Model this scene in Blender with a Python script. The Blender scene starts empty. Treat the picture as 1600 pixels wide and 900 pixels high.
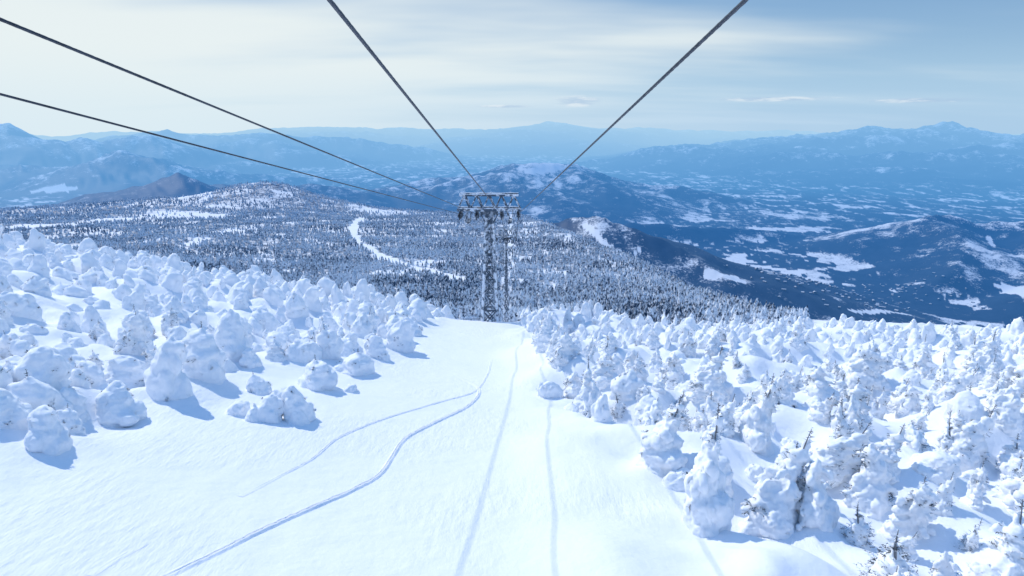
import bpy, bmesh, math, random, time
import numpy as np
from mathutils import Vector, Matrix, Euler, noise as mnoise
random.seed(7); rng=np.random.default_rng(11)
scene=bpy.context.scene
scene.view_settings.view_transform='Standard'
scene.view_settings.look='None'; scene.view_settings.exposure=0
def link(o): scene.collection.objects.link(o); return o

# ------------------------------------------------------------ camera
PITCH=math.radians(13.4)
cam=bpy.data.objects.new("camera",bpy.data.cameras.new("camera")); link(cam)
cam.location=(0,0,0); cam.rotation_euler=(math.pi/2-PITCH,0,0)
cam.data.lens=24; cam.data.sensor_width=36; cam.data.clip_start=.1; cam.data.clip_end=120000
scene.camera=cam
def sight(u,v):      # bearing of a feature read from the photo -> (x/y , z/y)
    a=(450-v)/1067.; f=math.cos(PITCH)+a*math.sin(PITCH)
    return ((u-800)/1067./f,(a*math.cos(PITCH)-math.sin(PITCH))/f)
def at(u,v,y):
    a,b=sight(u,v); return (a*y,y,b*y)

# ------------------------------------------------------------ noise
def _h(ix,iy,s):
    n=(ix.astype(np.int64)*374761393+iy.astype(np.int64)*668265263+s*1442695041)&0xffffffff
    n=((n^(n>>13))*1274126177)&0xffffffff
    n=((n^(n>>16))*2246822519)&0xffffffff
    return ((n^(n>>15))&0xff)
_a=np.arange(256)/256.*2*math.pi; _C=np.cos(_a); _S=np.sin(_a)
def pn(x,y,s=0):
    ix=np.floor(x);iy=np.floor(y);fx=x-ix;fy=y-iy
    u=fx*fx*fx*(fx*(fx*6-15)+10);v=fy*fy*fy*(fy*(fy*6-15)+10)
    def g(a,b):
        h=_h(ix+a,iy+b,s); return _C[h]*(fx-a)+_S[h]*(fy-b)
    n0=g(0,0)*(1-u)+g(1,0)*u; n1=g(0,1)*(1-u)+g(1,1)*u
    return (n0*(1-v)+n1*v)*1.5
def fbm(x,y,o=4,s=0,gain=.5):
    r=0;a=1;f=1
    for i in range(o): r=r+a*pn(x*f,y*f,s+i*17); a*=gain; f*=2.03
    return r
def ridged(x,y,o=5,s=0):
    r=0;a=1;f=1
    for i in range(o): r=r+a*(1-2*np.abs(pn(x*f,y*f,s+i*31))); a*=.5; f*=2.07
    return r
def ss(x,a,b):
    t=np.clip((x-a)/(b-a),0,1); return t*t*(3-2*t)

# ------------------------------------------------------------ terrain height
PY=[-400,0,100,118,150,200,300,400,450,600,1000,1500,2000,2300,3000,4200,90000]
PZ=[51,-13,-29,-36.5,-48,-61,-85,-103,-111,-126,-154,-197,-252,-300,-560,-900,-900]
def prof(y):
    r=0
    for k in (-1,-.5,0,.5,1): r=r+np.interp(y+k*.045*(np.abs(y)+40),PY,PZ)
    return r/5
XLY=[0,25,35,45,52,58,80,95,110,130]; XLX=[-24,-22,-20.5,-20,-17,-13,-11.5,-10,-9.5,-9]
XRY=[0,20,30,46,60,93,130]; XRX=[7.2,6.8,5.8,3.1,2.0,0.8,1]
BRX=[3.4,3.4,3.6,3.0,1.9,0.8,1]      # foot of the drift bank
def xl(y): return np.interp(y,XLY,XLX)
def xr(y): return np.interp(y,XRY,XRX)
def xb(y): return np.interp(y,XRY,BRX)
def offp(x,y): # 0 on the piste, 1 in the trees
    return np.maximum(ss(xl(y)-x,-2.5,3),ss(x-xr(y),-2.5,2.5))
EY=[-400,108,135,170,300,450,750,1000,1500,2000,3000]; EX=[900,900,330,180,122,108,92,68,22,-25,-60]
RIDGES=[] # (points, slope, amp, scale)
def ridge(lst,y,slope,amp,sc,dy=None):
    pts=[]
    for i,(u,v) in enumerate(lst):
        yy=y+(dy[i] if dy else 0); pts.append(at(u,v,yy))
    RIDGES.append((pts,slope,amp,sc))
# ski-run ridge just beyond the plateau
ridge([(770,350),(850,343),(930,337),(1000,358),(1090,396),(1165,450)],3000,.42,26,420,[200,100,0,-100,-250,-500])
ridge([(1150,492),(1240,482),(1330,490),(1420,512)],2500,.35,26,380,[0,50,0,-50])
RIDGES.append(([(700,3600,-640),(1500,3300,-790),(1900,3200,-870)],.3,26,400))
# right hill
ridge([(1270,380),(1400,350),(1462,336),(1530,341),(1600,345),(1750,346)],5000,.34,75,600,[300,100,0,0,-100,-200])
RIDGES.append(([(3100,5000,-640),(2950,4300,-730),(2450,3800,-845)],.36,60,450))
RIDGES.append(([(3700,4900,-680),(3400,3900,-735),(2700,3300,-835)],.34,60,450))
ridge([(980,345),(1080,350),(1180,358),(1260,368)],5600,.35,40,600)
# centre mountain
ridge([(560,302),(640,288),(700,272),(760,262),(830,252),(880,259),(960,275),(1060,288),(1130,303)],8500,.26,130,1100,[-600,-300,0,0,0,200,0,-200,-300])
# small dark hill
ridge([(140,304),(205,288),(255,273),(300,285),(360,302)],6000,.42,60,800)
ridge([(290,290),(380,278),(460,286),(560,300)],7500,.3,80,1000)
# left ranges
ridge([(-250,255),(0,262),(100,252),(190,240),(260,258),(380,266),(500,276),(600,290)],10500,.3,200,1600,[0,0,300,0,-300,0,500,0])
ridge([(-350,190),(-100,190),(10,193),(60,208),(150,221),(235,214),(330,234),(430,252)],14000,.3,260,2200,[0,0,0,300,-300,500,0,0])
ridge([(130,222),(250,208),(340,214),(430,203),(560,222),(700,238),(800,250)],19000,.25,280,2800,[0,500,0,-500,0,500,0])
ridge([(700,258),(840,256),(960,246),(1060,233),(1130,228),(1250,234),(1330,250)],16000,.2,230,2000,[0,0,400,0,-400,0,0])
ridge([(1000,242),(1100,228),(1270,215),(1380,207),(1450,193),(1520,204),(1600,212),(1850,218)],17500,.15,290,2200,[0,0,300,0,0,200,0,0])
ridge([(1200,264),(1330,252),(1450,246),(1560,243),(1700,240)],13500,.16,200,1700,[0,0,300,0,0])
ridge([(-500,190),(0,205),(200,208),(350,206),(430,199),(520,194),(640,203),(740,200),(840,192),(950,198),(1050,202),(1200,206),(1400,208),(1600,205),(2000,200)],29000,.15,260,4500)
def H(x,y):
    x=np.asarray(x,float);y=np.asarray(y,float)
    z=prof(y)
    q=-x-9.5; t=.5*(q+np.sqrt(q*q+60)); z=z+30*(1-np.exp(-t*.225/30))*(1-ss(y,115,420))
    z=z-(2.3*ss(x,6,34)+1.2*ss(x,40,90))*ss(y,45,98)*(1-ss(y,150,260))
    pm=ss(y,150,400)
    z=z+pm*(4.5*fbm(x/160,y/160,4,3))
    z=z+62*np.exp(-((x+720)/300)**2-((y-2050)/300)**2)+30*np.exp(-((x+715)/120)**2-((y-2000)/200)**2)+26*np.exp(-((x+1150)/300)**2-((y-1950)/260)**2)
    e=np.interp(y,EY,EX)+12*pn(x/60,y/60,9)
    d=np.maximum(x-e,0); z=z-.62*d*d/(d+35)
    d2=np.maximum(-x-2400,0); z=z-.3*d2
    V=-905+16*fbm(x/1500,y/1500,4,21)
    rr=np.hypot(x,y)
    m=np.full(z.shape,0.0)
    far=rr>900
    k=18.
    dz=z-V; z=V+.5*(dz+np.sqrt(dz*dz+k*k))
    if far.any():
        X=x[far];Y=y[far];Z=z[far];mm=np.zeros(X.shape)
        for pts,sl,amp,sc in RIDGES:
            xs=[p[0] for p in pts]; ys=[p[1] for p in pts]; R=(max(p[2] for p in pts)+905+amp)/sl*1.5
            s=(X>min(xs)-R)&(X<max(xs)+R)&(Y>min(ys)-R)&(Y<max(ys)+R)
            if not s.any(): continue
            Xs=X[s];Ys=Y[s];b=np.full(Xs.shape,-1e5)
            wx=Xs+sc*.22*pn(Xs/sc,Ys/sc,5); wy=Ys+sc*.22*pn(Xs/sc+50,Ys/sc,6)
            for i in range(len(pts)-1):
                ax,ay,az=pts[i];bx,by,bz=pts[i+1]
                L2=(bx-ax)**2+(by-ay)**2
                tt=np.clip(((wx-ax)*(bx-ax)+(wy-ay)*(by-ay))/L2,0,1)
                dd=np.hypot(wx-ax-tt*(bx-ax),wy-ay-tt*(by-ay))
                b=np.maximum(b,az+tt*(bz-az)-sl*dd*(1+dd/(4*sc))/(1+dd/(2.2*sc)))
            rel=np.clip((b-(-905))/ (300),0,1)
            b=b+amp*rel*(ridged(Xs/sc,Ys/sc,5,40)-.9)*.55
            Zs=Z[s]; kk=14.; df=b-Zs
            Z[s]=Zs+.5*(df+np.sqrt(df*df+kk*kk))-.5*kk*np.exp(-np.abs(df)/200)
            mm[s]=np.maximum(mm[s],np.clip(df/60,0,1))
        z[far]=Z; m[far]=mm
    near=rr<420
    if near.any():
        X=x[near];Y=y[near];o=offp(X,Y); rt=ss(X-xr(Y),-1,3)
        dn=.12*fbm(X/15+Y/90,Y/30,2,60)+.02*fbm(X/2.0+Y/7,Y/4.5,2,66)
        wv=X+1.3*pn(X/6,Y/6,71); wy=Y+1.3*pn(X/6,Y/6,72)
        rg=pn(wv/6.5+wy/13,wy/8-wv/16,64); rg=1-2.4*np.sqrt(rg*rg+.012)      # rounded crests
        lo_=.55+.45*ss(Y,26,36)
        dn=dn+o*lo_*((1.2+.7*rt)*fbm(X/9.5,Y/9.5,3,61)+(.6+.8*rt)*rg*.8+.15*pn(X/2.4,Y/2.4,67)+.1)
        # wind carved bank along the right edge of the run
        b_=X-xb(Y)-1.0*pn(Y/9,Y*0+3.3,73)
        bank=np.where(b_<0,np.exp(-(b_/2.6)**2),np.exp(-(b_/2.2)**2)*.55+.45*np.exp(-(b_/4.)**2))
        dn=dn+(.8+.6*pn(X/7,Y/7,74))*bank*ss(Y,8,20)*(1-ss(Y,60,95))
        z[near]+=dn*(1-ss(Y,150,300))
    return z,m
def Hs(x,y): return float(H(np.array([x]),np.array([y]))[0][0])
def hit(u,v,y0=1500.,y1=30000.):
    a,b=sight(u,v); yy=np.exp(np.linspace(math.log(y0),math.log(y1),1500)); z=H(a*yy,yy)[0]
    k=np.argmax(b*yy<z); return (a*yy[k],yy[k])

# ------------------------------------------------------------ materials
def new_mat(name):
    m=bpy.data.materials.new(name); m.use_nodes=True; nt=m.node_tree; nt.nodes.clear(); return m,nt
class N:
    def __init__(s,nt): s.nt=nt
    def n(s,t,ins=None,**kw):
        nd=s.nt.nodes.new(t)
        for k,v in kw.items(): setattr(nd,k,v)
        if ins:
            for k,v in ins.items():
                if isinstance(v,bpy.types.NodeSocket): s.nt.links.new(v,nd.inputs[k])
                else: nd.inputs[k].default_value=v
        return nd
    def m(s,op,a,b=None,c=None,clamp=False):
        ins={0:a}
        if b is not None: ins[1]=b
        if c is not None: ins[2]=c
        return s.n('ShaderNodeMath',ins,operation=op,use_clamp=clamp).outputs[0]
    def mix(s,f,a,b):
        nd=s.n('ShaderNodeMix',None,data_type='RGBA')
        for k,v in ((0,f),(6,a),(7,b)):
            if isinstance(v,bpy.types.NodeSocket): s.nt.links.new(v,nd.inputs[k])
            else: nd.inputs[k].default_value=v
        return nd.outputs[2]
    def noise(s,vec,scale,detail=3,rough=.55):
        return s.n('ShaderNodeTexNoise',{'Vector':vec,'Scale':scale,'Detail':detail,'Roughness':rough}).outputs['Fac']
    def rng(s,v,a,b,c=0.,d=1.):
        return s.n('ShaderNodeMapRange',{0:v,1:a,2:b,3:c,4:d},interpolation_type='SMOOTHSTEP').outputs[0]
def painted_haze(N_,shader):  # airlight painted into the material: blue emission mixed in with distance from origin
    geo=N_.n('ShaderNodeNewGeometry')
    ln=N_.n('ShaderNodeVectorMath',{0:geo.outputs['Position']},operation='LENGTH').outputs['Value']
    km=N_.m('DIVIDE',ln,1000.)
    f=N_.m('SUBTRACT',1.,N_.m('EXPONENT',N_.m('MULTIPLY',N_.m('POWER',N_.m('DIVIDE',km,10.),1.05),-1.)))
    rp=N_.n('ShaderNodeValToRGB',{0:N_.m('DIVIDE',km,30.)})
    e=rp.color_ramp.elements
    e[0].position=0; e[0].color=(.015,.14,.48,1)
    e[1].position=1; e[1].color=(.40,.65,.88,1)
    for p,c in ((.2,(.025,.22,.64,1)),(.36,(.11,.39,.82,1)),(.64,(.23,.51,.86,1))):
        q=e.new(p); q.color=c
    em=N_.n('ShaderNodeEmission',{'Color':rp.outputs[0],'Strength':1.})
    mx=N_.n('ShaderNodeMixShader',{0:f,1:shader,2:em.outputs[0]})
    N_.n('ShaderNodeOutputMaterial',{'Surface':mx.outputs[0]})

def terrain_mat():
    m,nt=new_mat("snow_and_forest_ground"); g=N(nt)
    geo=g.n('ShaderNodeNewGeometry'); pos=geo.outputs['Position']
    at_=g.n('ShaderNodeAttribute',attribute_name='forest').outputs['Fac']
    hi=g.noise(pos,.012,5,.72); hi2=g.noise(pos,.10,3,.7)
    det=g.m('MULTIPLY_ADD',hi,1.6,-.8); det2=g.m('MULTIPLY_ADD',hi2,1.1,-.55)
    f=g.m('ADD',at_,g.m('ADD',det,det2)); f=g.rng(f,.20,.68)
    on=g.rng(at_,.01,.06); f=g.m('MULTIPLY',f,on)
    dark=g.mix(hi,(.008,.026,.055,1),(.045,.085,.15,1))
    near=g.mix(g.noise(pos,.25,3),(.81,.845,.90,1),(.87,.89,.925,1))
    col=g.mix(f,near,dark)
    b1=g.noise(pos,.7,5,.55)
    str_=g.n('ShaderNodeMapping',{'Vector':pos,'Scale':(1.,.25,1.),'Rotation':(0,0,math.radians(-40))}).outputs[0]
    b2=g.noise(str_,2.4,5,.62)
    patch=g.rng(g.noise(pos,.10,2),.44,.62,.12,1.4)
    h=g.m('ADD',g.m('MULTIPLY',b1,.20),g.m('MULTIPLY',g.m('MULTIPLY',b2,.12),patch))
    bp=g.n('ShaderNodeBump',{'Height':h,'Strength':.65,'Distance':1.})
    bs=g.n('ShaderNodeBsdfPrincipled',{'Base Color':col,'Roughness':.6,'Normal':bp.outputs[0],'Specular IOR Level':.2})
    painted_haze(g,bs.outputs[0]); return m
def snow_mat():
    m,nt=new_mat("rime_snow"); g=N(nt)
    pos=g.n('ShaderNodeTexCoord').outputs['Object']
    n5=g.noise(pos,5.5,5,.7)
    c=g.mix(n5,(.86,.89,.94,1),(.94,.95,.965,1))
    bp=g.n('ShaderNodeBump',{'Height':g.m('MULTIPLY',n5,.10),'Strength':.4,'Distance':1.})
    bs=g.n('ShaderNodeBsdfPrincipled',{'Base Color':c,'Roughness':.7,'Normal':bp.outputs[0],'Specular IOR Level':.15})
    g.n('ShaderNodeOutputMaterial',{'Surface':bs.outputs[0]}); return m
def twig_mat():
    m,nt=new_mat("dark_fir_needles"); g=N(nt)
    pos=g.n('ShaderNodeTexCoord').outputs['Object']
    f=g.rng(g.noise(pos,4.,3),.42,.55)
    c=g.mix(f,(.05,.065,.08,1),(.78,.84,.91,1))
    bs=g.n('ShaderNodeBsdfPrincipled',{'Base Color':c,'Roughness':.8})
    g.n('ShaderNodeOutputMaterial',{'Surface':bs.outputs[0]}); return m
def bark_mat():
    m,nt=new_mat("frosted_bark"); g=N(nt)
    pos=g.n('ShaderNodeTexCoord').outputs['Object']
    c=g.mix(g.noise(pos,6.,4),(.06,.05,.045,1),(.25,.27,.3,1))
    bs=g.n('ShaderNodeBsdfPrincipled',{'Base Color':c,'Roughness':.85})
    g.n('ShaderNodeOutputMaterial',{'Surface':bs.outputs[0]}); return m
def forest_mat():
    m,nt=new_mat("snow_dusted_fir"); g=N(nt)
    geo=g.n('ShaderNodeNewGeometry'); pos=geo.outputs['Position']
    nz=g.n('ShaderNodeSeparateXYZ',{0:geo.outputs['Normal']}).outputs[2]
    v=g.m('ADD',g.m('MULTIPLY_ADD',g.noise(pos,.55,3,.7),2.3,-1.15),g.m('MULTIPLY_ADD',g.noise(pos,.012,3),1.1,-.55))
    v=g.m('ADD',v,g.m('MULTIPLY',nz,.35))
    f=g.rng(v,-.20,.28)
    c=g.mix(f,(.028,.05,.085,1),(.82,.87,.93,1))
    bs=g.n('ShaderNodeBsdfPrincipled',{'Base Color':c,'Roughness':.8,'Specular IOR Level':.1})
    painted_haze(g,bs.outputs[0]); return m
def steel_mat(name,a,b,rough=.5,metal=.4,lo=.4,hi=.6,sc=1.5):
    m,nt=new_mat(name); g=N(nt)
    pos=g.n('ShaderNodeTexCoord').outputs['Object']
    c=g.mix(g.rng(g.noise(pos,sc,5,.65),lo,hi),a,b)
    bs=g.n('ShaderNodeBsdfPrincipled',{'Base Color':c,'Roughness':rough,'Metallic':metal})
    g.n('ShaderNodeOutputMaterial',{'Surface':bs.outputs[0]}); return m
M_T=terrain_mat(); M_S=snow_mat(); M_TW=twig_mat(); M_B=bark_mat(); M_F=forest_mat()
M_ST=steel_mat("galvanised_steel",(.05,.08,.12,1),(.34,.41,.50,1),.5,.0,.48,.64)
M_LG=steel_mat("rime_plastered_steel_leg",(.10,.14,.19,1),(.78,.83,.90,1),.6,.0,.43,.53)
M_SR=steel_mat("rimed_steel",(.05,.08,.12,1),(.72,.78,.86,1),.6,.0,.47,.61)
M_DK=steel_mat("dark_machinery_steel",(.025,.035,.05,1),(.16,.19,.23,1),.5,.1)
M_RP=steel_mat("greased_wire_rope",(.012,.018,.03,1),(.035,.045,.065,1),.45,.3)

def mesh_np(name,V,F,mat,smooth=False):
    me=bpy.data.meshes.new(name); V=np.asarray(V,np.float32);F=np.asarray(F,np.int32)
    k=F.shape[1]
    me.vertices.add(len(V)); me.vertices.foreach_set('co',V.ravel())
    me.loops.add(F.size); me.loops.foreach_set('vertex_index',F.ravel())
    me.polygons.add(len(F)); me.polygons.foreach_set('loop_start',np.arange(0,F.size,k,dtype=np.int32))
    me.update(calc_edges=True)
    me.polygons.foreach_set('use_smooth',np.full(len(F),smooth)); me.materials.append(mat); return me

# ------------------------------------------------------------ terrain mesh
az=np.concatenate([np.arange(-56,56.01,.14),np.arange(60,303,4.5)]); az=np.radians(az)
rad=np.concatenate([[0.5,2,4,6,8],10*np.exp(np.linspace(0,math.log(4200),760))])
A,R=np.meshgrid(az,rad); X=R*np.sin(A);Y=R*np.cos(A)
Z,MM=H(X.ravel(),Y.ravel())
x=X.ravel();y=Y.ravel();r=R.ravel()
e=np.interp(y,EY,EX)
plateau=ss(y,210,300)*(1-ss(x-e,0,60))*(1-ss(y,2500,2900))
PISTE=[(-330,1500),(-265,1130),(-225,960),(-193,850),(-131,690),(-71,570),(-42,520)]
def pdist(x,y,pts):
    b=np.full(x.shape,1e9)
    for (ax,ay),(bx,by) in zip(pts[:-1],pts[1:]):
        L2=(bx-ax)**2+(by-ay)**2; t=np.clip(((x-ax)*(bx-ax)+(y-ay)*(by-ay))/L2,0,1)
        b=np.minimum(b,np.hypot(x-ax-t*(bx-ax),y-ay-t*(by-ay)))
    return b
def clear(x,y):
    """open snow inside the plateau wood"""
    c=1-ss(pdist(x,y,PISTE)+5*pn(x/30,y/30,80),2+ss(y,800,1500)*3,8+ss(y,800,1500)*5)
    c=np.maximum(c,.85*(1-ss(np.abs(x+3.0-4*pn(x*0,y/60,3)),1.5,4.5+2*pn(x/9,y/20,4))))
    c=np.maximum(c,.85*ss(fbm(x/230,y/420,4,90)-.43+.66*np.exp(-((x+900)/460)**2-((y-1450)/230)**2),.05,.42)*ss(y,700,900))
    c=np.maximum(c,ss(fbm(x/60,y/60,2,95),.5,.65)*.7)
    return c
cl=clear(x,y)
farm=ss(r,1400,2600)*(1-plateau)
mount=MM
Zg=Z.reshape(X.shape); sm=np.zeros_like(Zg)
for d_ in (2,5): 
    sm+=np.roll(Zg,d_,0)+np.roll(Zg,-d_,0)+np.roll(Zg,d_,1)+np.roll(Zg,-d_,1)
cvx=((Zg-sm/8)/(R*.0022)).ravel(); cvx=np.clip(cvx,-1.,1.)
field=fbm(x/420,y/420,5,200,.6)
fr=ss(r,6500,10000)
alt=ss(Z,-560,-100)*ss(r,6000,8000)
mfor=.80+.04*fr+.36*fbm(x/700,y/700,4,210)*(1-.25*fr)+.26*fbm(x/160,y/160,3,214)-(.06+.14*fr)*cvx-alt*(.26-.12*fr)
mfor=mfor-.20*np.exp(-((x-3000)/900)**2-((y-4700)/900)**2)-.26*np.exp(-((x-300)/1900)**2-((y-8200)/1000)**2)
nearv=1-ss(r,5500,8500)
fine=fbm(x/170,y/400,4,230,.65)
fine2=fbm(x/70,y/110,3,236,.65)
valley=.86+.06*nearv-nearv*(.75*ss(field,.24,.36)+.4*ss(fine2,.25,.5))-(1-nearv)*(.5*ss(fine,.14,.5)+.3*ss(field,.1,.4))+.2*fbm(x/3000,y/3000,2,220)
forest=farm*(mount*np.clip(mfor,.12,1)+(1-mount)*np.clip(valley,.06,1))
drop=ss(x-e,10,60)*ss(y,120,200)*ss(r,150,400)
forest=np.maximum(forest,drop*.8*(1-farm))
forest=np.maximum(forest,plateau*(.46*(1-cl)))
def clr(pts,nz=.35):
    global forest
    for i in range(len(pts)-1):
        p=[hit(*pts[i][:2]),hit(*pts[i+1][:2])]; w=(pts[i][2]+pts[i+1][2])/2
        if math.dist(*p)>900: continue
        dd=pdist(x,y,p); forest=np.where(dd<w*(1+nz*pn(x/60,y/60,3)),.0,forest)
clr([(914,352,8),(925,362,11),(938,374,14),(952,388,17),(966,398,20)])
clr([(966,400,9),(985,403,9),(1003,388,7)])
clr([(1125,410,24),(1170,414,50),(1215,420,60),(1250,426,40)],.7)
clr([(1110,432,30),(1150,438,30)],.7); clr([(1580,452,70),(1620,460,70)]); clr([(1545,372,18),(1552,385,22)])
clr([(1330,486,14),(1420,492,18)]); clr([(1170,488,12),(1260,494,14)])
clr([(60,298,90),(110,296,90)]); clr([(825,268,40),(865,266,60)])
nc=len(az); nr=len(rad)
I=np.arange(nr*nc).reshape(nr,nc)
In=np.roll(I,-1,axis=1)
F=np.stack([I[:-1].ravel(),In[:-1].ravel(),In[1:].ravel(),I[1:].ravel()],1)
F=F[:, ::-1]
me=mesh_np("snowy_ground",np.stack([x,y,Z],1),F,M_T,True)
a=me.attributes.new('forest','FLOAT','POINT'); a.data.foreach_set('value',forest.astype(np.float32))
g=link(bpy.data.objects.new("snowy_ground",me)); g["kind"]="structure"
g["label"]="snow covered mountainside falling to forested valley and blue ranges"; g["category"]="ground"

# ------------------------------------------------------------ plateau forest (mass)
def cone_tree(tiers,n):
    vs=[];fs=[]
    for t in range(tiers):
        z0=.02+t/tiers*.82*.9; z1=min(1,z0+1.25/tiers) if t<tiers-1 else 1.
        rr=.30*(1-t/tiers*.75); b=len(vs)
        for k in range(n): vs.append((rr*math.cos(k*2*math.pi/n+t),rr*math.sin(k*2*math.pi/n+t),z0))
        vs.append((0,0,z1))
        for k in range(n): fs.append((b+k,b+(k+1)%n,b+n))
    return np.array(vs),np.array(fs)
def scatter(name,n,ylo,yhi,tiers,nn,hgt,label):
    yy=ylo*(yhi/ylo)**(rng.random(n)**.75); xx=yy*rng.uniform(-.86,.45,n)
    ee=np.interp(yy,EY,EX)
    keep=(rng.random(n)>clear(xx,yy)*1.03)&(xx<ee+70+40*rng.random(n))
    xx=xx[keep];yy=yy[keep]; zz=H(xx,yy)[0]
    bv,bf=cone_tree(tiers,nn); n=len(xx)
    hh=(hgt[0]+(hgt[1]-hgt[0])*rng.random(n)**1.5)*(1+ss(yy,900,2400)*.5)
    wd=hh*rng.uniform(.7,1.3,n); an=rng.random(n)*6.28
    j=1+.5*(rng.random((n,len(bv)))-.5)
    bx=bv[None,:,0]*j; by=bv[None,:,1]*j
    ca=np.cos(an)[:,None];sa=np.sin(an)[:,None]
    Vx=xx[:,None]+(bx*ca-by*sa)*wd[:,None]; Vy=yy[:,None]+(bx*sa+by*ca)*wd[:,None]
    Vz=zz[:,None]-.3+(bv[None,:,2]+.06*(rng.random((n,len(bv)))-.5))*hh[:,None]
    V=np.stack([Vx,Vy,Vz],2).reshape(-1,3)
    Fc=(bf[None]+(np.arange(n)*len(bv))[:,None,None]).reshape(-1,3)
    o=link(bpy.data.objects.new(name,mesh_np(name,V,Fc,M_F))); o["kind"]="stuff"; o["label"]=label; o["category"]="forest"
scatter("fir_forest",34000,235,900,3,6,(2.6,7.),"dense snow dusted dark fir forest on the plateau")
scatter("distant_fir_forest",38000,850,2500,2,5,(3.6,6.6),"far snow dusted fir forest over the hill")

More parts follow.
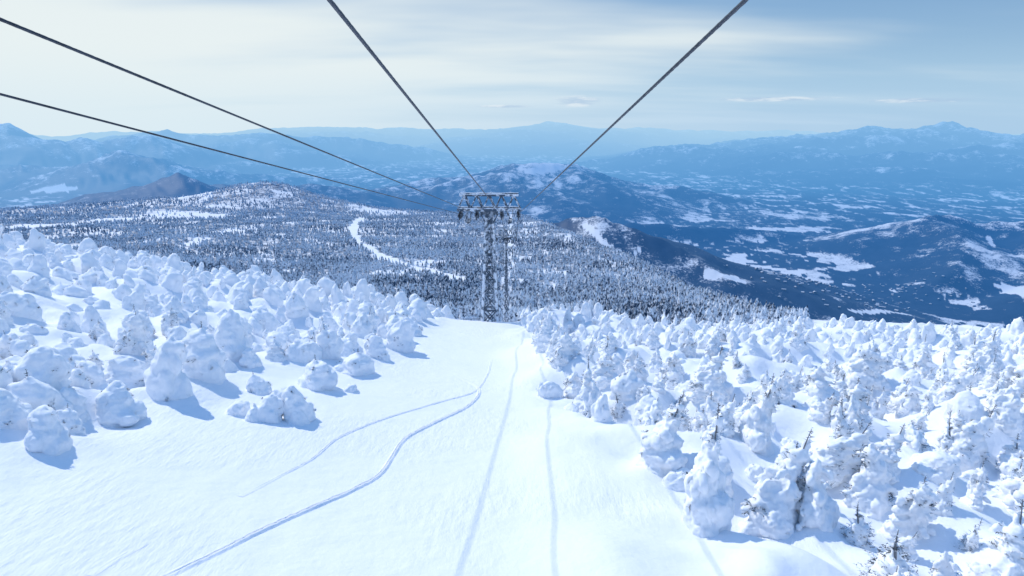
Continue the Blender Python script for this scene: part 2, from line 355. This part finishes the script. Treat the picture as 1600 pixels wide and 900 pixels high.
# ------------------------------------------------------------ snow monsters
def remesh(bm,vox,smooth_it=2):
    m=bpy.data.meshes.new("tmp"); bm.to_mesh(m); o=link(bpy.data.objects.new("tmp",m))
    md=o.modifiers.new("r",'REMESH'); md.mode='VOXEL'; md.voxel_size=vox; md.use_smooth_shade=True
    s=o.modifiers.new("s",'SMOOTH'); s.iterations=smooth_it; s.factor=.5
    dg=bpy.context.evaluated_depsgraph_get(); r=bpy.data.meshes.new_from_object(o.evaluated_get(dg))
    bpy.data.objects.remove(o); return r
def monster(kind,seed):
    rd=random.Random(seed); blobs=[]
    if kind=='fat':
        h=rd.uniform(2.6,4.0); r0=rd.uniform(1.05,1.5)
    elif kind=='low':
        h=rd.uniform(1.5,2.1); r0=rd.uniform(1.2,1.5)
    elif kind=='bare':
        h=rd.uniform(2.4,3.2); r0=rd.uniform(.45,.6)
    else:
        h=rd.uniform(3.0,4.4); r0=rd.uniform(.8,1.15)
    lean=Vector((rd.uniform(-.2,.8) if kind=='slim' else rd.uniform(-.4,.5),rd.uniform(-.3,.3),0)); ph=rd.random()*6
    thin=kind in('slim','bare')
    n=9
    for i in range(n):
        t=i/(n-1)
        if thin: w=r0*(1-t)**.8+(.17 if kind=='slim' else .1)
        else: w=r0*(1-t**2.1)**.65*.85+.30
        w*=rd.uniform(.88,1.1) if not thin else rd.uniform(.78,1.15)
        c=Vector((lean.x*t*t*h*.6+.10*math.sin(ph+t*7),lean.y*t*h*.5+.10*math.cos(ph+t*6),t*(h-.3)))
        blobs.append((c,w,w*.9,max(.3,w*.62)))
        if i<n-1:
            for k in range(rd.randint(1,3) if thin else rd.randint(0,2)):
                a=rd.random()*6.28; q=w*rd.uniform(.5,.85); s=w*rd.uniform(.34,.55)
                blobs.append((c+Vector((math.cos(a)*q,math.sin(a)*q,rd.uniform(-.3,.1))),s*rd.uniform(.9,1.3),s,s*rd.uniform(1.,1.8)))
    if kind=='slim':
        for k in range(10):     # laden boughs sweeping down and out
            t=rd.uniform(.12,.85); a=rd.random()*6.28; w=r0*(1-t)**.7+.1
            for j in range(3):
                q=w+.17*j; c=Vector((lean.x*t*t*h*.6+math.cos(a)*q,lean.y*t*h*.5+math.sin(a)*q,t*h-.12*j))
                blobs.append((c,.19-.035*j,.19-.035*j,.17-.03*j))
        for k in range(4):
            t=rd.uniform(.2,.95); L=rd.uniform(.25,.6)*(1.2-t)
            c=Vector((lean.x*t*t*h*.6-(r0*(1-t)**.7)-L*.4,lean.y*t*h*.5+rd.uniform(-.3,.3),t*h-.1))
            blobs.append((c,L,.2,.2))
    if (kind=='slim' and seed%3==0) or (kind=='fat' and seed%3==1):
        ox,oy=rd.choice((-1,1))*rd.uniform(.8,1.1)*r0,rd.uniform(-.5,.5); h2=h*rd.uniform(.45,.7)
        for i in range(5):
            t=i/4; w=r0*.7*(1-t)**.7+.2; blobs.append((Vector((ox+.1*math.sin(ph+5*t),oy,t*h2)),w,w*.9,max(.3,w*.6)))
    for zz_ in (-.4,-1.0,-1.6): blobs.append((Vector((0,0,zz_)),r0*1.15,r0*1.05,.7))
    meshes=[]
    for vox in (.085,.28):
        bm=bmesh.new()
        for c,a,b,d in blobs:
            bmesh.ops.create_icosphere(bm,subdivisions=2,radius=1,matrix=Matrix.Translation(c)@Matrix.Diagonal((a,b,d,1)))
        me=remesh(bm,vox,12 if not thin and vox<.1 else (3 if vox<.1 else 1)); bm.free()
        k1,k2,k3=(.18,.11,.08) if thin else (.22,.06,.035)
        for v in me.vertices:
            p=v.co+Vector((seed*7,0,0)); nn=v.normal
            d=k1*mnoise.noise(p*1.3)+(k2*mnoise.noise(p*3.1)+k3*mnoise.noise(p*8) if vox<.1 else 0)
            v.co=v.co+nn*d
        me.materials.clear(); me.materials.append(M_S); me.update(); meshes.append(me)
    hi,lo=meshes
    hi.name="snow_crown"; 
    cand=[v for v in hi.vertices if v.co.z>(.7 if kind!='bare' else .2) and v.normal.z<.5]
    rd.shuffle(cand)
    cnt={'fat':14,'low':4,'slim':58,'bare':170}[kind]
    V=[];Fc=[]
    cen=[rd.choice(cand).co.copy() for _ in range(4)] if cand else []
    if kind!='bare': cand.sort(key=lambda v:min((v.co-c).length for c in cen)+rd.random()*(.9 if kind=='slim' else .4))
    step=3 if kind!='bare' else 2
    for v in cand[:cnt*step:step]:
        d=(v.normal+Vector((rd.uniform(-.5,.5),rd.uniform(-.5,.5),rd.uniform(-.1,.6)))).normalized()
        L=rd.uniform(.16,.48) if kind!='bare' else rd.uniform(.25,.65)*(1.25-min(1,v.co.z/h)*.8)
        p=v.co-d*.08; sd=d.cross(Vector((0,0,1))).normalized(); up=sd.cross(d)
        b=len(V); w=.016
        V+= [p+sd*w,p-sd*w,p+up*w*1.5,p+d*L]; Fc+=[(b,b+1,b+3),(b+1,b+2,b+3),(b+2,b,b+3)]
        for k in range(7):
            q=p+d*L*(.2+.11*k); s=sd*(1 if k%2 else -1)
            tip=q+(s+d*.6+up*rd.uniform(-.5,.3)).normalized()*rd.uniform(.08,.2)*(1-.06*k)
            b=len(V); V+=[q+d*.03,q-d*.03,tip]; Fc.append((b,b+1,b+2))
    top=max((v.co for v in hi.vertices),key=lambda c:c.z).copy()
    tw=bpy.data.meshes.new("branch_foliage"); 
    lead=.45 if thin else (.4 if (kind=='fat' and seed%4==0) else -.15)
    if kind=='slim' and seed%2: lead=-.1
    if lead>0:
        for k in range(14):
            z=-.15+.05*k; a=k*2.4; L=.26*(1-k/17)
            q=top+Vector((0,0,z)); b=len(V); dd=Vector((math.cos(a),math.sin(a),.25))
            V+=[q+Vector((0,0,.03)),q-Vector((0,0,.03)),q+dd*L]; Fc.append((b,b+1,b+2))
    tw.from_pydata([tuple(v) for v in V],[],Fc); tw.materials.append(M_TW)
    bm=bmesh.new(); K=6; prev=None
    for i in range(7):
        t=i/6; cz=-.6+(top.z+lead+.6)*t
        cx=top.x*min(1,max(0,cz/top.z))**1.8; cy=top.y*min(1,max(0,cz/top.z))
        rr=.12*(1-t)+.012
        ring=[bm.verts.new((cx+rr*math.cos(k*2*math.pi/K),cy+rr*math.sin(k*2*math.pi/K),cz)) for k in range(K)]
        if prev:
            for k in range(K): bm.faces.new((prev[k],prev[(k+1)%K],ring[(k+1)%K],ring[k]))
        prev=ring
    bm.faces.new(prev); tr=bpy.data.meshes.new("trunk"); bm.to_mesh(tr); bm.free(); tr.materials.append(M_B)
    lo.calc_loop_triangles()
    lv=np.array([v.co[:] for v in lo.vertices]); lf=np.array([t.vertices[:] for t in lo.loop_triangles])
    tv=np.array([tuple(v) for v in V]); tf=np.array(Fc)
    if thin: tf=tf[np.arange(len(tf))%2==0]
    return dict(crown=hi,twigs=tw,trunk=tr,lv=lv,lf=lf,tv=tv,tf=tf,kind=kind)
VAR={'fat':[monster('fat',i) for i in range(12)],'low':[monster('low',20+i) for i in range(3)],'slim':[monster('slim',40+i) for i in range(11)],'bare':[monster('bare',60+i) for i in range(3)]}
def ground_pt(u,v):
    a,b=sight(u,v); y=13/(-b-.16)
    for _ in range(14): 
        zg=Hs(a*y,y); y=y*(1+(zg/(b*y)-1)*.6)
    return (a*y,y)
placed=[]; cell={}
def ok(x,y,d):
    cx,cy=int(x//4),int(y//4)
    for i in range(cx-1,cx+2):
        for j in range(cy-1,cy+2):
            for (a,b) in cell.get((i,j),()):
                if (a-x)**2+(b-y)**2<d*d: return False
    return True
def put(x,y,kind,s):
    cell.setdefault((int(x//4),int(y//4)),[]).append((x,y)); placed.append((x,y,kind,s))
for (u,v,k_,s_) in [(75,690,'fat',.66),(12,655,'fat',.7),(112,640,'fat',.6),(178,652,'fat',.76),(30,600,'fat',.8),(100,590,'fat',.85),(255,604,'fat',.84),(195,600,'fat',.8),(60,640,'fat',.7),(150,610,'fat',.75),
    (340,575,'low',1.05),(370,645,'low',.62),(420,655,'fat',.52),(466,655,'fat',.66),(442,618,'low',.5),(405,612,'fat',.45),(500,604,'fat',.95),(555,580,'fat',1.),(548,612,'low',.4),
    (625,545,'fat',1.0),(640,520,'fat',.9),(430,560,'fat',.9),(300,565,'low',.9),(220,560,'fat',.9),(350,545,'fat',.85),(590,555,'fat',.8),
    (1100,815,'slim',1.1),(1115,770,'fat',.6),(1030,715,'slim',1.),(1010,690,'fat',.6),(1290,735,'slim',1.),(1360,790,'slim',1.05),(1245,760,'fat',.5),(975,620,'fat',.7),(920,640,'slim',.9),
    (1395,905,'bare',1.),(1340,850,'bare',.7),(1500,720,'slim',.9),(1590,770,'bare',1.),(1480,730,'bare',.9),(1180,690,'slim',.95),(1320,720,'bare',1.),(1420,720,'slim',.9),(1540,905,'low',.4),
    (900,600,'slim',.9),(880,570,'slim',.9),(860,620,'low',.7),(855,545,'slim',.8),(1060,760,'low',.5)]:
    x_,y_=ground_pt(u,v); put(x_,y_,k_,s_)
xs=rng.uniform(-125,125,60000); ys=rng.uniform(17,150,60000); gap=fbm(xs/13,ys/13,2,300)
fade=fbm(xs/9,ys/9,2,320)
for x_,y_,gp,fd in zip(xs,ys,gap,fade):
    if abs(x_)>.86*y_+5: continue
    left=x_<xl(y_)-1.2; right=x_>xr(y_)+1.0
    if not(left or right): continue
    if right and y_<30 and x_<9+ (30-y_)*.3 : continue
    if right and y_<25 and x_<14 and gp>-.1: continue
    thr=(.26 if left else .28)+.3*min(1,max(0,(y_-40)/50)); 
    if gp>thr and y_<100: continue
    d=(2.1 if left else 1.7)-.25*min(1,max(0,(y_-45)/45))+.8*max(0,-fd)
    if not ok(x_,y_,d): continue
    if left:
        q=random.random(); k_='fat' if q<.72 else ('low' if q<.88 else 'slim'); s_=.42+.62*random.random()**1.2
    else:
        q=random.random(); k_='slim' if q<.60 else ('low' if q<.74 else ('fat' if q<.92 else 'bare')); s_=.36+.66*random.random()**1.2
        if k_=='fat': s_*=.75
        if k_=='low': s_*=.7
    if y_>60: s_*=.86 if left else .76
    put(x_,y_,k_,s_)
P_=np.array([(p[0],p[1]) for p in placed]); zz=H(P_[:,0],P_[:,1])[0]
def vis(p): return abs(p[0])<.80*p[1]+2
order=sorted(range(len(placed)),key=lambda i:(placed[i][1]+abs(placed[i][0])*.3)/placed[i][3]**.5+(0 if vis(placed[i]) else 1e4))
LAB={'fat':"rounded wind plastered snow monster fir on the deep snow",'low':"low dome of snow burying a small fir",'slim':"slim rime coated fir with dark twigs showing on snow slope",'bare':"small dark twiggy fir half buried in snow"}
SV=[];SF=[];base=0; TV=[];TF=[];tb=0
for rank,i in enumerate(order):
    x_,y_,k_,s_=placed[i]; v=random.choice(VAR[k_]); rz=random.uniform(0,6.28) if k_!='slim' else random.uniform(-1.1,1.1)+.4; sc=(s_*random.uniform(.85,1.25),s_*random.uniform(.85,1.25),s_*random.uniform(.75,1.2))
    tx,ty=random.uniform(-.08,.08),random.uniform(-.08,.08)
    z_=zz[i]-s_*random.uniform(.05,.8)
    if rank<300:
        e_=link(bpy.data.objects.new("snow_covered_fir",None)); e_.empty_display_size=.3
        e_.location=(x_,y_,z_); e_.rotation_euler=(tx,ty,rz); e_.scale=sc
        e_["label"]=LAB[k_]; e_["category"]="tree"; e_["group"]="snow monsters beside the ski run"
        for nm,key in (("snow_crown","crown"),("branch_foliage","twigs"),("trunk","trunk")):
            c=link(bpy.data.objects.new(nm,v[key])); c.parent=e_
    else:
        M=np.array(Matrix.LocRotScale(Vector((x_,y_,z_)),Euler((tx,ty,rz)),Vector(sc)))
        w=v['lv']@M[:3,:3].T+M[:3,3]; SV.append(w); SF.append(v['lf']+base); base+=len(w)
        w=v['tv']@M[:3,:3].T+M[:3,3]; TV.append(w); TF.append(v['tf']+tb); tb+=len(w)
n1=base
V=np.concatenate(SV+TV); Fc=np.concatenate(SF+[f+n1 for f in TF]); me=mesh_np("snow_covered_fir_wood",V,Fc,M_S,True)
me.materials.append(M_TW)
mi=np.zeros(len(Fc),np.int32); mi[sum(len(f) for f in SF):]=1; me.polygons.foreach_set('material_index',mi)
o=link(bpy.data.objects.new("snow_covered_fir_wood",me)); o["kind"]="stuff"; o["label"]="mass of snow monster firs farther down the slope"; o["category"]="forest"

# ------------------------------------------------------------ ski tracks
def track(name,uv,label,w=.11,h=.045):
    pts=[Vector((*ground_pt(u,v),0)) for u,v in uv]
    c=[]
    P=[pts[0]*2-pts[1]]+pts+[pts[-1]*2-pts[-2]]
    for i in range(1,len(P)-2):
        n=max(6,int((P[i+1]-P[i]).length/.3))
        for k in range(n):
            t=k/n; p0,p1,p2,p3=P[i-1:i+3]
            c.append(.5*((2*p1)+(-p0+p2)*t+(2*p0-5*p1+4*p2-p3)*t*t+(-p0+3*p1-3*p2+p3)*t**3))
    prof_=[(-2.6,-.03),(-1.2,h*.6),(-.6,h),(-.35,.0),(.35,.0),(.6,h),(1.2,h*.6),(2.6,-.03)]
    V=[];F=[]
    for i,p in enumerate(c):
        d=(c[min(i+1,len(c)-1)]-c[max(i-1,0)]).normalized(); s=Vector((d.y,-d.x,0))
        fade=min(1,i/20,(len(c)-1-i)/20)+.02
        for (a,b) in prof_:
            q=p+s*a*w; V.append((q.x,q.y,b*fade*(1+.6*mnoise.noise(q*2.5))))
    V=np.array(V); V[:,2]+=H(V[:,0],V[:,1])[0]+.012; K=len(prof_)
    for i in range(len(c)-1):
        for k in range(K-1): F.append((i*K+k,i*K+k+1,(i+1)*K+k+1,(i+1)*K+k))
    o=link(bpy.data.objects.new(name,mesh_np(name,V,np.array(F),M_T,True))); o["kind"]="structure"; o["label"]=label; o["category"]="ski track"
track("ski_track",[(235,912),(265,898),(335,866),(430,820),(540,772),(592,743),(614,712),(636,684),(690,656),(727,638),(746,621),(748,608),(738,600),(715,590)],"curving furrow carved by skis in fresh snow",.075,.10)
track("ski_track",[(375,776),(430,748),(490,716),(530,684),(600,655),(690,628),(742,612),(762,585),(768,560)],"faint curving ski furrow in fresh snow",.055,.05)
track("ski_track",[(140,900),(185,872),(235,845)],"short faint ski furrow in snow",.06,.04)

# ------------------------------------------------------------ ropeway pylons
def beam(bm,p,q,w,h=None):
    p=Vector(p);q=Vector(q); d=q-p; L=d.length; h=h or w
    if L<1e-4: return
    rot=d.to_track_quat('Z','Y').to_matrix().to_4x4()
    bmesh.ops.create_cube(bm,size=1,matrix=Matrix.Translation((p+q)/2)@rot@Matrix.Diagonal((w,h,L,1)))
def cyl(bm,c,r,w,ax='X',n=14):
    R=Matrix.Rotation(math.pi/2,4,'Y') if ax=='X' else Matrix.Rotation(math.pi/2,4,'X')
    bmesh.ops.create_cone(bm,cap_ends=True,segments=n,radius1=r,radius2=r,depth=w,matrix=Matrix.Translation(c)@R)
def part(nm,bm,mat,par):
    me=bpy.data.meshes.new(nm); bm.to_mesh(me); bm.free(); me.materials.append(mat)
    o=link(bpy.data.objects.new(nm,me)); o.parent=par; return o
def pylon(bx,by,topz,W,label,k_=1.):
    bz=Hs(bx,by)-.6; Ht=topz-bz
    root=link(bpy.data.objects.new("ropeway_pylon",None)); root.location=(bx,by,bz)
    root["label"]=label; root["category"]="pylon"; root["group"]="pylons carrying the ropeway"
    hm=Ht-3.2
    bm=bmesh.new(); b0,b1=1.15*k_,.38*k_; lv=8
    def cor(t,sx,sy):
        w=b0+(b1-b0)*t; return Vector((sx*w,sy*w,t*hm))
    S=[(-1,-1),(1,-1),(1,1),(-1,1)]
    for sx,sy in S:
        b2=bmesh.new(); beam(b2,cor(0,sx,sy),cor(1,sx,sy),.36*k_); part("leg",b2,M_LG if sy<0 or k_<1 else M_ST,root)
    for i in range(lv):
        t0=(i/lv)**.9;t1=((i+1)/lv)**.9
        for k in range(4):
            a=S[k];b=S[(k+1)%4]
            beam(bm,cor(t1,*a),cor(t1,*b),.2*k_); 
            beam(bm,cor(t0,*a),cor(t1,*b),.17*k_)
            if k%2==0: beam(bm,cor(t0,*b),cor(t1,*a),.15*k_)
    part("lattice_bracing",bm,M_ST,root)
    bm=bmesh.new(); beam(bm,(0,0,hm-.2),(0,0,hm+1.3),1.1*k_); beam(bm,(-1.3,0,hm+.5),(1.3,0,hm+.5),.6*k_)
    beam(bm,(-1.2,0,hm+.2),(-.3,0,hm-1.6),.16); beam(bm,(1.2,0,hm+.2),(.3,0,hm-1.6),.16)
    part("mast_head",bm,M_ST,root)
    bm=bmesh.new(); h0,h1=hm+1.0,hm+3.1; hw=W/2
    for sy in (-1.1,1.1):
        beam(bm,(-hw*.93,sy,h1),(hw*.93,sy,h1),.26); beam(bm,(-hw,sy,h0),(hw,sy,h0),.36)
        n=5
        xs_=[-hw+W*k/n for k in range(n+1)]
        for k in range(n):
            a,b=xs_[k],xs_[k+1]; mid=(a+b)/2
            beam(bm,(a,sy,h0),(mid*.97,sy,h1),.19); beam(bm,(mid*.97,sy,h1),(b,sy,h0),.19)
    for k in range(6):
        xk=-hw+W*k/5; beam(bm,(xk,-1.1,h0),(xk,1.1,h0),.18)
        if k<5: xm=(xk+W/10)*.97; beam(bm,(xm,-1.1,h1),(xm,1.1,h1),.18)
    part("crossarm",bm,M_SR,root)
    bm=bmesh.new()
    for sy in (-1.1,1.1):
        for (hh_,kk_,ww) in ((h0+.183,1.,.15),(h1+.133,.93,.11)):
            prev=None
            for i in range(41):
                xk=(-hw+W*i/40)*kk_; t_=.12*max(.1,.6+mnoise.noise(Vector((xk*1.3,sy*5,hh_))))
                ring=[bm.verts.new((xk,sy-ww,hh_)),bm.verts.new((xk,sy-ww*.7,hh_+t_)),bm.verts.new((xk,sy+ww*.7,hh_+t_)),bm.verts.new((xk,sy+ww,hh_))]
                if prev:
                    for q in range(3): bm.faces.new((prev[q],prev[q+1],ring[q+1],ring[q]))
                prev=ring
    part("snow_cap",bm,M_S,root)
    bm=bmesh.new()
    for s in (-1,1):
        xc=s*(hw-1.55)
        beam(bm,(xc,-3.,h0-1.7),(xc,3.,h0-1.7),.6,.1)
        for yk in (-3,-1.5,0,1.5,3): beam(bm,(xc+s*.35,yk,h0-1.7),(xc+s*.35,yk,h0-.75),.08)
        beam(bm,(xc+s*.35,-3,h0-.75),(xc+s*.35,3,h0-.75),.08)
        for yk in (-2.,2.): beam(bm,(xc,yk,h0-1.7),(xc-s*.5,yk*.5,h0-.1),.09)
    part("catwalk",bm,M_SR,root)
    bm=bmesh.new()
    def lad(t,s): w=b0+(b1-b0)*t; return Vector((s*.2,-w-.28,t*hm))
    for s in (-1,1): beam(bm,lad(0,s),lad(1,s),.08)
    for k in range(40): beam(bm,lad(k/40,-1),lad(k/40,1),.05)
    part("ladder",bm,M_SR if k_==1 else M_ST,root)
    out=[]
    for xx in (-hw+.35,-hw+2.75,hw-2.75,hw-.35):
        bm=bmesh.new(); zc=h0-.75
        beam(bm,(xx,0,h0-.19),(xx,0,zc),.36); beam(bm,(xx-.16,-2.2,zc),(xx-.16,2.2,zc),.12,.34); beam(bm,(xx+.16,-2.2,zc),(xx+.16,2.2,zc),.12,.34)
        for yk in (-1.65,-.55,.55,1.65): beam(bm,(xx+.26,yk-.4,zc-.26),(xx+.26,yk+.4,zc-.26),.08,.26)
        tr_=part("sheave_assembly",bm,M_DK,root)
        for yk in (-2.05,-1.25,-.95,-.15,.15,.95,1.25,2.05):
            b2=bmesh.new(); cyl(b2,(xx,yk,zc-.3),.3,.14); part("sheave",b2,M_DK,tr_)
        out.append((bx+xx,by,bz+zc+.02))
    return out
T1=pylon(-3.3,99,at(765,303,99)[2],9.1,"snow frosted steel lattice pylon with wide truss crossarm")
T2=pylon(at(791,358,205)[0],205,at(791,358,205)[2],6.6,"farther frosted steel lattice pylon above the forest cut",.8)
T3=pylon(at(791,386,330)[0],330,at(791,386,330)[2],6.6,"small distant frosted lattice pylon in the forest cut",.9)
T4=pylon(at(791,405,480)[0],480,at(791,405,480)[2],6.6,"small distant frosted lattice pylon in the forest cut",.9)

# ------------------------------------------------------------ ropes
def rope(pts,rad_,label):
    K=14; P=[np.array(p,float) for p in pts]; C=[];D=[];S=[]; s=0
    for i in range(len(P)-1):
        a,b=P[i],P[i+1]; L=np.linalg.norm(b-a); d=(b-a)/L; sag=0 if i==0 else .00012*L*L
        t=0
        while True:
            q=a+(b-a)*t; q[2]-=sag*4*t*(1-t); C.append(q); D.append(d); S.append(s)
            if t>=1: break
            ln=np.linalg.norm(q); st=.06 if ln<22 else (.2 if ln<40 else 3.0)
            if t+st/L>=1: s+=(1-t)*L; t=1
            else: s+=st; t+=st/L
    C=np.array(C);D=np.array(D);S=np.array(S)
    sx=np.cross(D,[0,0,1.]); sx/=np.linalg.norm(sx,axis=1)[:,None]; uz=np.cross(sx,D)
    an=np.arange(K)*2*math.pi/K
    rr_=rad_*(1+.09*np.cos(6*an[None,:]-S[:,None]*2*math.pi/.36))
    rr_=np.where(np.linalg.norm(C,axis=1)[:,None]<22,rr_,rad_)
    V=C[:,None,:]+rr_[:,:,None]*(np.cos(an)[None,:,None]*sx[:,None,:]+np.sin(an)[None,:,None]*uz[:,None,:])
    rings=len(C)
    F=[(i*K+k,i*K+(k+1)%K,(i+1)*K+(k+1)%K,(i+1)*K+k) for i in range(rings-1) for k in range(K)]
    o=link(bpy.data.objects.new("haul_rope",mesh_np("haul_rope",V.reshape(-1,3),np.array(F),M_RP,True)))
    o["label"]=label; o["category"]="cable"; o["group"]="steel ropes of the ropeway"
def ext(p,q,y):
    t=(y-p[1])/(q[1]-p[1]); return tuple(p[i]+(q[i]-p[i])*t for i in range(3))
def line(u,v,y0,k,label,back=-25):
    p=at(u,v,y0); q=T1[k]
    rope([ext(p,q,back),q,T2[k],T3[k],T4[k]],.033,label)
line(515,0,10.5,2,"dark twisted steel rope running down to the pylon")
line(1165,0,10.5,3,"dark twisted steel rope running down to the pylon")
line(0,30,13.5,1,"dark twisted steel rope running down to the pylon",-5)
line(0,147,18,0,"thin dark twisted steel rope of the return lane",-5)

# ------------------------------------------------------------ village in the valley
def houses(n,cx,cy,sx_,sy_):
    V=[];F=[]
    hx=rng.normal(cx,sx_,n); hy=rng.normal(cy,sy_,n); hz=H(hx,hy)[0]
    for x_,y_,z_ in zip(hx,hy,hz):
        w=random.uniform(3,6);l=random.uniform(4,9);h=random.uniform(3,7);a=random.random()*3.14
        b=len(V); pts=[(-w,-l,-2),(w,-l,-2),(w,l,-2),(-w,l,-2),(-w,-l,h),(w,-l,h),(w,l,h),(-w,l,h),(0,-l,h+w*.6),(0,l,h+w*.6)]
        for p in pts: V.append((x_+p[0]*math.cos(a)-p[1]*math.sin(a),y_+p[0]*math.sin(a)+p[1]*math.cos(a),z_+p[2]))
        for f in ((0,1,5,4),(1,2,6,5),(2,3,7,6),(3,0,4,7),(4,5,8,8),(6,7,9,9),(5,6,9,8),(7,4,8,9)): F.append(tuple(b+i for i in f))
    return V,F
def house_mat(nm,c):
    m,nt=new_mat(nm); g_=N(nt); pos=g_.n('ShaderNodeNewGeometry').outputs['Position']
    cc=g_.mix(g_.noise(pos,.01,2),c,tuple(v*.6 for v in c[:3])+(1,))
    bs=g_.n('ShaderNodeBsdfPrincipled',{'Base Color':cc,'Roughness':.8}); painted_haze(g_,bs.outputs[0]); return m
mw=house_mat("plaster_wall",(.25,.24,.24,1)); mr=house_mat("snowy_roof",(.6,.66,.74,1))
V=[];F=[]
h1=hit(1300,448); h2=hit(1420,460); h3=hit(1230,438)
for args in ((90,*h1,170,170),(60,*h2,220,150),(35,*h3,120,150)):
    v,f=houses(*args); b=len(V); V+=v; F+=[tuple(i+b for i in q) for q in f]
me=bpy.data.meshes.new("valley_village"); me.from_pydata(V,[],[tuple(dict.fromkeys(f)) for f in F]); me.materials.append(mw); me.materials.append(mr)
for i,p in enumerate(me.polygons): p.material_index=1 if i%8>=6 else 0
o=link(bpy.data.objects.new("valley_village",me)); o["kind"]="stuff"; o["label"]="scattered snow roofed houses of a far valley village"; o["category"]="village"

# ------------------------------------------------------------ light and sky
ld=Vector((.595,-.60,-.85)).normalized()
EL=math.asin(-ld.z); AZ=math.atan2(-ld.x,-ld.y)
sun=bpy.data.objects.new("sun",bpy.data.lights.new("sun",'SUN')); link(sun)
sun.rotation_euler=ld.to_track_quat('-Z','Y').to_euler(); sun.data.energy=2.95; sun.data.angle=math.radians(.8); sun.data.color=(1,.955,.885)
w=bpy.data.worlds.new("World"); scene.world=w; w.use_nodes=True; nt=w.node_tree; nt.nodes.clear(); g=N(nt)
sky=g.n('ShaderNodeTexSky',sky_type='NISHITA',sun_disc=False); sky.sun_elevation=EL; sky.sun_rotation=AZ; sky.altitude=1600; sky.dust_density=.6
gen=g.n('ShaderNodeTexCoord').outputs['Generated']
sp=g.n('ShaderNodeSeparateXYZ',{0:gen}); dx,dy,dz=sp.outputs
zc=g.m('ADD',g.m('MAXIMUM',dz,0.),.10)
cx=g.m('DIVIDE',dx,zc); cy=g.m('DIVIDE',dy,zc)
cv=g.n('ShaderNodeCombineXYZ',{0:g.m('MULTIPLY',cx,.8),1:g.m('MULTIPLY',cy,1.8),2:0.}).outputs[0]
n1=g.noise(cv,.35,4,.48)
veil=g.m('ADD',g.m('MULTIPLY_ADD',n1,2.7,-.85),g.m('MULTIPLY',dx,-1.1))
veil=g.m('SUBTRACT',veil,g.m('MULTIPLY',g.rng(dz,.10,.20),.36))
veil=g.rng(veil,-.3,.9)
veil=g.m('MULTIPLY',veil,g.rng(dz,.62,.16)); veil=g.m('MULTIPLY',veil,g.rng(dy,-.2,.5))
base=g.mix(g.rng(dz,0.,.22),(3.6,5.8,8.0,1),(1.8,3.7,6.4,1))
base=g.mix(.7,sky.outputs[0],base)
up=g.rng(dz,.35,.7); base=g.mix(up,base,(1.95,4.15,8.6,1))
col=g.mix(g.m('MULTIPLY',veil,.95),base,(8.3,9.0,9.0,1))
hz=g.rng(dz,.11,-.01); hc=g.mix(g.rng(dx,-.5,.45),(6.9,8.3,9.1,1),(4.1,6.2,8.4,1))
col=g.mix(g.m('MULTIPLY',hz,.8),col,hc)
# small flat clouds floating above the far range
cv2=g.n('ShaderNodeCombineXYZ',{0:g.m('MULTIPLY',dx,22.),1:g.m('MULTIPLY',dz,110.),2:3.3}).outputs[0]
cn=g.noise(cv2,1.,5,.6); tot=None
for (a,b,ww,hh) in ((.093,.033,.045,.009),(.345,.034,.085,.004),(-.01,.026,.05,.003),(.50,.030,.07,.004)):
    u=g.m('DIVIDE',g.m('SUBTRACT',dx,a),ww); v=g.m('DIVIDE',g.m('SUBTRACT',dz,b),hh)
    q=g.m('EXPONENT',g.m('MULTIPLY',g.m('ADD',g.m('MULTIPLY',u,u),g.m('MULTIPLY',v,v)),-1.))
    tot=q if tot is None else g.m('MAXIMUM',tot,q)
cm=g.rng(g.m('MULTIPLY',tot,g.m('MULTIPLY',cn,1.9)),.35,.9)
cm=g.m('MULTIPLY',cm,g.rng(dy,.2,.5))
col=g.mix(g.m('MULTIPLY',cm,.55),col,g.mix(g.rng(cn,.42,.62),(3.9,5.4,7.5,1),(8.3,8.9,9.3,1)))
bg=g.n('ShaderNodeBackground',{'Color':col,'Strength':.10}); g.n('ShaderNodeOutputWorld',{'Surface':bg.outputs[0]})
